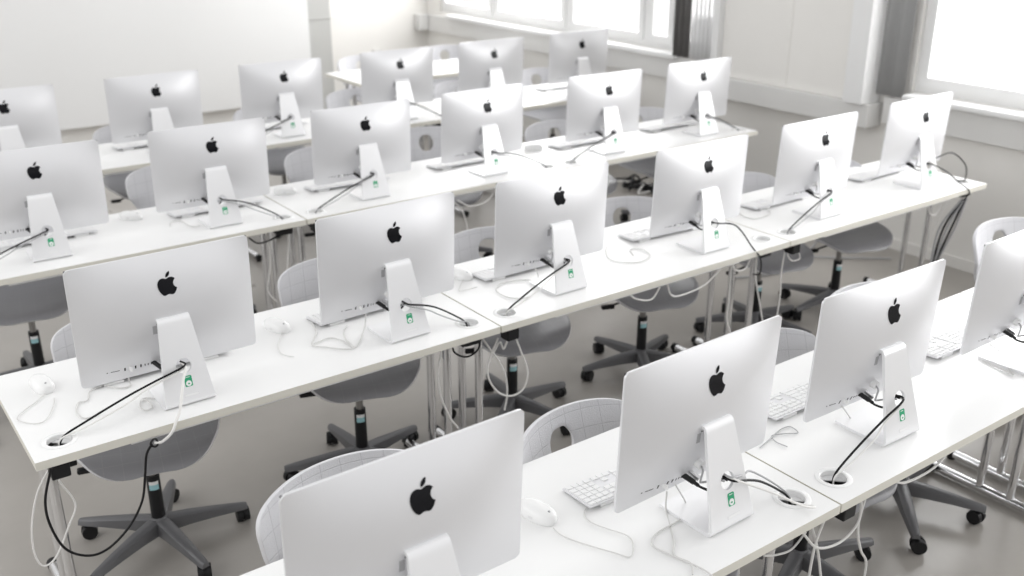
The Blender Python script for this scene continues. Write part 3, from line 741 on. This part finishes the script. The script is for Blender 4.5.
# curtains
def curtain(name, y0, y1, m, label, amp=.02, waves=5, z0=.93, x=WX-.13):
    bm = bmesh.new(); n = 60; A = []; B = []
    for i in range(n+1):
        y = y0+(y1-y0)*i/n; xx = x+amp*math.sin(i/n*waves*2*PI)
        A.append(bm.verts.new((xx,y,z0))); B.append(bm.verts.new((xx,y,3.1)))
    for i in range(n): bm.faces.new((A[i],A[i+1],B[i+1],B[i]))
    o = link(name, bm, m, smooth=True); sd = o.modifiers.new('Solidify','SOLIDIFY'); sd.thickness = .003
    tag(o, label, 'curtain'); return o
curtain('curtain', 3.88, 4.04, CURT, 'narrow dark grey curtain bunched beside the far window', .012, 3, .99, WX-.14)
curtain('curtain', 3.665, 3.865, CURW, 'white pleated curtain hanging beside the dark one', .016, 5, .99, WX-.14)
curtain('curtain', 2.16, 2.35, mat('grey_curtain', (.36,.36,.36), .8, noise=(9,.03)), 'mid grey curtain between the white post and the near window', .008, 2, .96, WX-.06)
# power outlets on the wall under the far window
for y in (4.99, 5.09):
    o = empty('wall_socket', (WX-.052, y, .885)); box('cover_plate', -.006,.0,-.035,.035,-.04,.04, TRIM, o, .003); box('socket_insert', -.009,-.005,-.02,.02,-.02,.02, GROM, o, .002)
    tag(o, 'white wall socket under the far window, %s of the pair' % ('nearer' if y < 5 else 'farther'), 'socket', 'wall sockets under the window')
bm = bmesh.new(); bx(bm, WX-.015, WX-.001, -3.9, BY-.02, .0, .07, .002); struct(link('baseboard_right', bm, WALL))
# ------------------------------------------------------------------ desks
RY = [0, 1.3766, 2.888, 4.3471, 5.80]
def fr(r): return RY[r]-.1044
DP = {}
def D(r, x0, x1, nm, **k): DP[(r,x0)] = desk(x0, x1, fr(r), nm, **k)
SIDE = ['left','middle','right']
for r, xs in ((0,[(-1.70,-.183),(-.177,1.345),(1.352,2.87)]), (1,[(-1.739,-.228),(-.222,1.305),(1.312,2.85)]), (2,[(-1.757,-.243),(-.236,1.305),(1.312,2.836)]), (3,[(-1.50,.02),(.028,1.55),(1.558,3.08)])):
    for i, (a, b) in enumerate(xs):
        D(r, a, b, 'long white desk with steel tube legs, %s desk of the %s' % (SIDE[i], ROWN[r]), grom=(True, True))
D(4, 1.60, 3.12, 'empty white desk in the back row near the far corner', grom=(False,False))

# ------------------------------------------------------------------ computers
IM = [('1a',-1.267,0.6,-0.009,0.1),('1b',-0.470,1.6,-0.005,-1.0),('1c',0.215,-1.3,-0.001,0.3),('1d',0.947,0.7,-0.004,-0.1),
('2a',-1.291,0.2,1.354,0.7),('2b',-0.531,1.4,1.370,-0.0),('2c',0.173,0.1,1.378,-0.7),('2d',0.953,-0.7,1.373,-0.3),('2e',1.727,-0.7,1.387,0.0),('2f',2.538,-0.4,1.402,0.2),
('3a',-1.310,-1.6,2.907,0.1),('3b',-0.574,-1.4,2.906,0.2),('3c',0.181,-1.9,2.889,0.2),('3d',0.906,1.0,2.893,-0.2),('3e',1.726,-3.1,2.873,0.1),('3f',2.491,-2.0,2.876,-0.0),
('4a',-1.139,1.1,4.350,0.1),('4b',-0.351,0.8,4.348,0.1),('4c',0.417,-1.2,4.346,0.1),('4d',1.224,-2.3,4.345,-0.1),('4e',1.971,-3.2,4.347,0.1),('4f',2.758,-3.0,4.346,0.1)]
WORLD, E_NEAR, E_FAR, E_TOP, E_SIDE, EXPO = .72, 160, 140, 10, 85, 0.15
proto = make_imac('desktop_computer'); IMP = {}
for i, (k, x, yaw, y, dt) in enumerate(IM):
    o = proto if i == 0 else dup(proto, (0,0,0), 0)
    o.location = (x, y, DH+.0002); o.rotation_euler = (0,0,math.radians(yaw))
    r, c = int(k[0])-1, 'abcdef'.index(k[1])
    tag(o, 'silver all-in-one computer seen from behind, %s from left in the %s' % (ORD[c], ROWN[r]), 'computer', 'silver desktop computers in rows')
    IMP[k] = (x, y, o)
pk = make_keyboard('computer_keyboard'); first = True
for k, (x, y, _) in IMP.items():
    dx, dyy = {'1b':(-.02,.30),'1c':(.0,.325),'1d':(.0,.29),'3f':(-.03,.33),'3b':(.055,.30),'3a':(.02,.30)}.get(k,(.0,.325))
    if k in ('1a',): continue
    r, c = int(k[0])-1, 'abcdef'.index(k[1])
    o = pk if first else dup(pk, (0,0,0), 0); first = False
    o.location = (x+dx+.005, y+dyy-.01, DH+.0003); o.rotation_euler = (0,0,math.radians({'1b':-2,'2b':2,'3c':-3,'2d':-4}.get(k,0)))
    tag(o, 'white keyboard in front of the screen of the %s computer from left, %s' % (ORD[c], ROWN[r]), 'keyboard', 'white keyboards')
pm = make_mouse('computer_mouse')
MICE = [(-.814,.300,12,'white mouse on the front desk between the two nearest computers'),(-1.619,1.722,8,'white mouse at the left end of the second row desk'),
 (-.861,1.71,18,'white mouse between the first and second computers of the second row'),(-.077,1.752,14,'white mouse by the seam between the left and middle desks of the second row'),
 (-.887,3.27,40,'white mouse between the first and second computers of the third row'),(-.144,3.235,60,'white mouse by the desk seam right of the second computer, third row'),
 (1.403,3.225,70,'white mouse between the fourth and fifth computers of the third row'),(-.07,4.70,30,'white mouse left of the third computer in the fourth row'),(-.75,4.66,20,'white mouse left of the second computer in the fourth row')]
for i, (x, y, a, lb) in enumerate(MICE):
    o = pm if i == 0 else dup(pm, (0,0,0), 0); o.location = (x,y,DH+.0002); o.rotation_euler = (0,0,math.radians(a))
    tag(o, lb, 'mouse', 'white computer mice')

# ------------------------------------------------------------------ chairs
pc = make_chair('office_chair')
CH = [(0,-1.13,.43,2,'behind the first computer of the front row'),(0,-.46,.30,8,'between the first and second computers of the front row'),(0,.31,.34,-5,'behind the seam between second and third computers, front row'),
 (0,.95,.40,-14,'behind the third computer of the front row'),(0,2.12,.52,-10,'behind the right end of the front row'),
 (1,-1.33,1.765,-12,'behind the first computer of the second row'),(1,-.54,1.765,-18,'behind the second computer of the second row'),(1,.19,1.775,-16,'behind the third computer of the second row'),
 (1,.945,1.78,-20,'behind the fourth computer of the second row'),(1,1.73,1.77,-14,'behind the fifth computer of the second row'),(1,2.31,1.72,-20,'behind the sixth computer of the second row'),
 (2,-1.38,3.27,-10,'behind the first computer of the third row'),(2,-.55,3.56,-12,'behind the second computer of the third row'),(2,.29,3.50,-12,'behind the third computer of the third row'),
 (2,1.02,3.62,-14,'behind the fourth computer of the third row'),(2,1.80,3.30,-10,'behind the fifth computer of the third row'),(2,2.48,3.28,-12,'behind the sixth computer of the third row'),
 (3,-.36,4.83,-8,'behind the second computer of the fourth row'),(3,.55,4.86,-8,'behind the third computer of the fourth row'),(3,1.30,5.02,-10,'behind the fourth computer of the fourth row'),
 (3,2.10,4.85,-10,'behind the fifth computer of the fourth row'),(3,2.92,4.95,-10,'behind the sixth computer of the fourth row'),
 (4,2.12,6.42,-6,'behind the left part of the empty back desk'),(4,3.0,6.50,-14,'behind the right part of the empty back desk')]
for i, (r, x, y, a, lb) in enumerate(CH):
    o = pc if i == 0 else dup(pc, (0,0,0), 0); o.location = (x,y,0); o.rotation_euler = (0,0,math.radians(a))
    BR = {5:0,6:30,7:15,8:38,9:10,10:50,3:20,11:25}.get(i, (i*29)%72)
    for c in o.children:
        if c.name.split('.')[0] in ('seat','backrest','tilt_mechanism','height_lever'): c.location.z = {6:.028,5:.006,12:.03,13:.015,11:.01}.get(i, 0)
        if c.name.startswith('base_leg'): c.rotation_euler = (0,0,math.radians(BR))
    tag(o, 'light grey shell office chair %s' % lb, 'chair', 'light grey office chairs')

# ------------------------------------------------------------------ cables
def cable(name, pts, r, m, label, group=None, cat='cable', n=8, k=6):
    bm = bmesh.new(); tube(bm, pts, r, n, k); o = link(name, bm, m, smooth=True); return tag(o, label, cat, group)
GP = {}     # grommet target per computer
def gl(x0, r): return (x0+.082, fr(r)+.088)
def gr_(x1, r): return (x1-.072, fr(r)+.092)
TG = {'1b':gr_(-.183,0),'1c':gl(-.177,0),'2a':gl(-1.739,1),'2b':gr_(-.228,1),'2c':gl(-.222,1),'2e':gl(1.312,1),'3b':gr_(-.243,2),'3c':gl(-.236,2),'3d':gr_(1.305,2),'3e':gl(1.312,2),
      '3f':gr_(2.836,2),'3a':gl(-1.757,2),'4b':gr_(.02,3),'4c':gl(.028,3),'4a':gl(-1.5,3),'4d':gr_(1.55,3),'4e':gl(1.558,3),'4f':gr_(3.08,3),'1d':gr_(1.345,0),'2d':gr_(1.305,1)}
for k, (gx, gy) in TG.items():
    x, y, _ = IMP[k]; r, c = int(k[0])-1, 'abcdef'.index(k[1]); sx = 1 if gx > x else -1
    h = Vector((x, y+.016, DH+.121)); t = Vector((gx-sx*.010, gy+.004, DH+.004)); mid = h.lerp(t, .5)
    up = .022 if k in ('1b','2b','3b','3d','4b') else .010
    if k == '2d':
        pts = [h+Vector((0,.03,0)), h+Vector((.0,-.006,0)), (x+.09,y-.02,DH+.10), (x+.13, fr(1)+.02, DH+.015), (x+.15, fr(1)-.012, DH-.03), (x+.16, fr(1)-.01, DH-.10), (x+.19, fr(1)+.05, DH-.13)]
    else:
        pts = [h+Vector((0,.03,0)), h+Vector((sx*.004,-.010,.001)), h.lerp(t,.28)+Vector((0,-.008,up*.8)), mid+Vector((0,-.005,up)), h.lerp(t,.8)+Vector((0,0,up*.6)), t, (gx, gy, DH-.036)]
    nm = '%s computer, %s' % (ORD[c], ROWN[r])
    cable('power_cable', pts, .0032, BCAB, 'black power cable from the stand of the %s from left' % nm, 'black power cables')
    w = Vector((sx*.003, -.012, -.004))
    if k in ('1b',):
        p2 = [h+Vector((.002,.02,.004)), h+Vector((.01,-.012,.002)), (x+.10,y-.04,DH+.075), (x+.17,y-.072,DH+.030), (x+.215,y-.075,DH+.010), (gx-.02,gy-.02,DH+.006), (gx+.004,gy+.004,DH-.006)]
        cable('network_cable', p2, .0030, WCAB, 'white cable curving low over the desk from the %s' % nm, 'pale network cables')
        p2 = [h+Vector((0,.03,.006)), h+Vector((.004,-.006,.008)), h.lerp(t,.3)+Vector((0,.015,.022)), mid+Vector((0,.03,.034)), h.lerp(t,.85)+Vector((0,.02,.022)), t+Vector((.006,.002,0)), (gx+.004, gy, DH-.034)]
        cable('network_cable', p2, .0026, GCAB, 'grey cable arching beside the black one from the %s' % nm, 'pale network cables')
    elif k != '2d':
        p2 = [h+Vector((0,.03,-.004)), h+Vector((sx*.004,-.010,-.006)), h.lerp(t,.3)+w+Vector((0,0,up*.3)), mid+w*1.6+Vector((0,0,up*.2)), h.lerp(t,.82)+w, t+Vector((sx*.006,-.006,0)), (gx+sx*.004, gy-.005, DH-.034)]
        cable('network_cable', p2, .0024, WCAB if k in ('2a','1c','2c') else GCAB, 'pale network cable beside the power cable of the %s' % nm, 'pale network cables')
# second-row right end : cable loop and bundle
x, y, _ = IMP['2f']; E = 2.85
h = Vector((x,y+.016,DH+.121))
cable('power_cable', [h+Vector((0,.03,0)),h+Vector((.005,-.01,0)),(x+.06,y-.045,DH+.085),(x+.115,y-.09,DH+.03),(x+.14,fr(1)-.008,DH-.01),(x+.135,fr(1)+.01,DH-.06)], .003, BCAB, 'black power cable of the last computer in the second row, over the desk edge', 'black power cables')
cable('network_cable', [h+Vector((0,.04,.01)),h+Vector((.03,.02,.03)),(x+.12,y+.06,DH+.125),(x+.23,y+.04,DH+.14),(x+.30,y-.005,DH+.075),(x+.275,y-.03,DH+.006),(x+.235,y-.02,DH+.004)], .0035, BCAB, 'dark cable looping up over the right end of the second row desk', 'black power cables')
cable('network_cable', [h+Vector((0,.03,0)),h+Vector((.03,.0,.0)),(x+.12,y+.0,DH+.045),(x+.22,y-.01,DH+.012),(x+.25,y-.015,DH+.004)], .003, WCAB, 'white cable to the right end of the second row desk', 'pale network cables')
for j in range(5):
    cable('cable_bundle_strand', [(E-.10-j*.012,fr(1)+.04,DH-.07),(E-.14-j*.02,fr(1)+.05+j*.01,.50),(E-.20-j*.012,fr(1)+.09,.30),(E-.25+j*.015,fr(1)+.12,.13),(E-.30+j*.02,fr(1)+.2,.01)], .006, BCAB if j%2 else GCAB,
          ('black' if j%2 else 'dark grey')+' cable of the thick bundle hanging under the right end of the second row', 'cable bundle at the window wall')
LB = {'mouse_front':('mouse_cable','thin white mouse cable looping over the front desk beside the keyboard'),
'usb1b_a':('usb_cable','white cable dropping from the ports of the second front computer and curling left'),'usb1b_b':('usb_cable','white cable running straight down from the ports of the second front computer'),
'scribble1c':('usb_cable','thin curled cable lying right of the second front computer'),'usb1c_a':('usb_cable','short white cable below the ports of the third front computer'),'usb1d':('usb_cable','white cable under the rightmost front computer'),
'mouse2ab':('mouse_cable','mouse cable between the first and second computers, second row'),'usb2b_a':('usb_cable','white cable from the ports of the second computer, second row'),'usb2b_b':('usb_cable','crossing white cable left of the second stand, second row'),
'usb2a_a':('usb_cable','white cable curl under the first computer, second row'),'usb2a_b':('usb_cable','white cable hanging from the ports of the first computer, second row'),'mouse_left':('mouse_cable','mouse cable loop at the left end of the second row desk'),
'loop2a':('usb_cable','small white loop beside the first stand of the second row'),'usb2c':('usb_cable','white cable loop left of the third stand, second row'),'mouse2bc':('mouse_cable','mouse cable just right of the second row desk seam'),
'usb2d':('usb_cable','curled white cable left of the fourth stand, second row'),'usb3b':('usb_cable','white cable loop by the keyboard of the second computer, third row'),'usb2e':('usb_cable','thin cable left of the fifth stand, second row'),
'h2_a':('hanging_cable','white cable hanging straight below the left desk seam of the second row'),'h2_b':('hanging_cable','long white cable loop below the left seam of the second row'),'h2_c':('hanging_cable','white cable between the chrome legs below the second row'),
'h2_k':('hanging_cable','black cable loop under the right grommet of the left desk, second row'),'h2_e':('hanging_cable','short white cable tangle under the left seam, second row'),
'h2l_w':('hanging_cable','pale cable loop hanging at the left end of the second row'),'h2l_k':('hanging_cable','long black cable loop hanging under the left end of the second row'),
'h2d_a':('hanging_cable','small white loop under the middle desk of the second row'),'h2d_b':('hanging_cable','wide white loop under the middle desk of the second row'),'h2d_c':('hanging_cable','white cable hanging beside the middle legs of the second row'),
'h2d_d':('hanging_cable','white ring of cable under the middle desk right end, second row'),'h2d_e':('hanging_cable','white cable hanging right of the middle legs, second row'),'h2d_f':('hanging_cable','white cable hanging below the right desk seam, second row'),
'h2e_g':('hanging_cable','small cable loop below the right desk seam, second row'),'h2r_w':('hanging_cable','white cable loop under the right end of the second row'),'h2r_end':('hanging_cable','thin cable hanging off the right end of the second row desk'),
'h1_a':('hanging_cable','leftmost white cable hanging at the front row seam'),'h1_b':('hanging_cable','white cable crossing another under the front row seam'),'h1_c':('hanging_cable','wide white cable loop under the front row seam'),
'h1_d':('hanging_cable','rightmost long white cable below the front row seam'),'h1_e':('hanging_cable','pale cable running left under the front desk edge'),'h1_f':('hanging_cable','white cable drooping under the right front desk'),'h1_g':('hanging_cable','short white cable droop at the far right front desk edge'),
'h3_a':('hanging_cable','white cable hanging below the left seam of the third row'),'h3_b':('hanging_cable','pale cable among the legs below the left seam, third row'),'h3_c':('hanging_cable','black cable loop below the left seam, third row'),
'h3_d':('hanging_cable','white cable droop under the middle desk of the third row'),'h3_e':('hanging_cable','white cable hanging under the middle desk of the third row')}
for k, pts in PATHS.items():
    nm, lb = LB[k]; thin = k.startswith('mouse') or 'scribble' in k
    desk_on = not k.startswith('h')
    m = BCAB if k in ('h2_k','h2l_k','h3_c') else (GCAB if k in ('scribble1c',) else WCAB)
    r = .0015 if thin else (.0021 if desk_on else .0036)
    if m is WCAB and desk_on: m = DCAB
    if k in ('h2l_w','h2e_g','h1_e','h3_b'): r = .0028
    cable(nm, pts, r, m, lb, {'m':'mouse cables','u':'loose cables on the desks','s':'loose cables on the desks','l':'loose cables on the desks','h':'cables hanging under the desks'}[k[0]])
# white lead over the front edge of the second-row left desk
x, y, _ = IMP['2a']
cable('network_cable', [(x,y+.04,DH+.119),(x,y+.004,DH+.117),(x-.020,y-.022,DH+.09),(x-.050,y-.065,DH+.03),(x-.072,fr(1)-.004,DH+.006),(x-.092,fr(1)-.013,DH-.022),(x-.120,fr(1)-.010,DH-.042),(x-.142,fr(1)-.008,DH-.040)], .0042, WCAB,
      'thick white cable from the first stand hanging over the second row desk edge', 'pale network cables')
bm = bmesh.new(); tube(bm, [(x-.142+.010*math.cos(a), fr(1)-.008+.003*math.sin(2*a), DH-.040+.012*math.sin(a)) for a in [i*PI/6 for i in range(13)]], .003, 8, 2)
tag(link('cable_tie', bm, BPL, smooth=True), 'black cable tie loop under the first desk edge of the second row', 'cable tie')
# power strip clutter on the floor by the window wall behind the third row
o = empty('power_strip', (3.1,4.03,0), .2); box('strip_body', -.03,.03,-.2,.2,0,.045, BPL, o, .006)
for j in range(4): box('socket', -.022,.022,-.17+j*.095,-.13+j*.095,.0451,.05, GREYP, o)
tag(o, 'black power strip on the floor under the third row by the window wall', 'power strip')
for j in range(5):
    pts = [(3.08+random.uniform(-.15,.1), 3.75+i*.09+random.uniform(-.04,.04), .012+.03*(i%2)+random.uniform(0,.03)) for i in range(7)]
    cable('floor_cable', pts, .007, BCAB if j!=2 else WCAB, ('black' if j!=2 else 'white')+' cable in the tangle on the floor by the window wall', 'tangled floor cables')
for j, pts in enumerate(([(2.2,2.35,.01),(2.5,2.25,.01),(2.75,2.4,.012),(3.0,2.2,.01),(3.25,2.0,.01)], [(2.1,2.6,.01),(2.6,2.62,.01),(2.9,2.4,.01),(3.2,2.5,.01)])):
    cable('floor_cable', pts, .006, GCAB, 'grey cable on the floor behind the second row, %s the wall' % ('running to' if j == 0 else 'wavy one further from'), 'floor cables behind the second row')

# ------------------------------------------------------------------ light
w = bpy.data.worlds.new('World'); bpy.context.scene.world = w; w.use_nodes = True
bg = w.node_tree.nodes['Background']; bg.inputs['Color'].default_value = (1.0,1.0,1.0,1); bg.inputs['Strength'].default_value = WORLD
wn = w.node_tree; wt = wn.nodes.new('ShaderNodeTexCoord'); ws = wn.nodes.new('ShaderNodeSeparateXYZ'); wr = wn.nodes.new('ShaderNodeMapRange')
wn.links.new(wt.outputs['Generated'], ws.inputs[0]); wn.links.new(ws.outputs['X'], wr.inputs['Value'])      # brighter sky on the window side
wr.interpolation_type = 'SMOOTHSTEP'; wr.inputs['From Min'].default_value = .45; wr.inputs['From Max'].default_value = .75
wr.inputs['To Min'].default_value = WORLD; wr.inputs['To Max'].default_value = 1.5; wn.links.new(wr.outputs['Result'], bg.inputs['Strength'])
def area(name, loc, target, sx, sy, e, col=(1,1,1)):
    l = bpy.data.lights.new(name, 'AREA'); l.shape = 'RECTANGLE'; l.size = sx; l.size_y = sy; l.energy = e; l.color = col
    o = bpy.data.objects.new(name, l); COL.objects.link(o); o.location = loc
    o.rotation_euler = (Vector(target)-Vector(loc)).to_track_quat('-Z','Y').to_euler(); return o
area('window_light_near', (3.9,-.3,2.0), (0,-.1,.6), 4.5,1.8, E_NEAR)
area('window_light_far', (3.9,5.5,2.0), (0,4.4,.6), 3.7,1.8, E_FAR)
area('side_fill', (-5,2.5,3.4), (3,3,.6), 6,3, E_SIDE)  # fill added from the left to brighten the window wall, no source there
area('overhead_fill', (0,2,3.6), (0,2,0), 6,8, E_TOP)  # soft light added from above for shading, not a lamp of the room
# ------------------------------------------------------------------ camera
cd = bpy.data.cameras.new('camera'); co = bpy.data.objects.new('camera', cd); COL.objects.link(co)
yaw, pitch = .6316, .3784
co.location = (-2.0761,-1.3215,2.1303); co.rotation_euler = (PI/2-pitch, 0, -yaw)
cd.sensor_width = 36; cd.lens = 1004.2*36/1024; cd.clip_end = 200; cd.clip_start = .02
cd.dof.use_dof = True; cd.dof.focus_distance = 2.6; cd.dof.aperture_fstop = 2.8
bpy.context.scene.camera = co
sc = bpy.context.scene; sc.view_settings.view_transform = 'Standard'; sc.view_settings.look = 'None'; sc.view_settings.exposure = EXPO
sc.cycles.max_bounces = 8; sc.cycles.diffuse_bounces = 4; sc.cycles.use_denoising = True
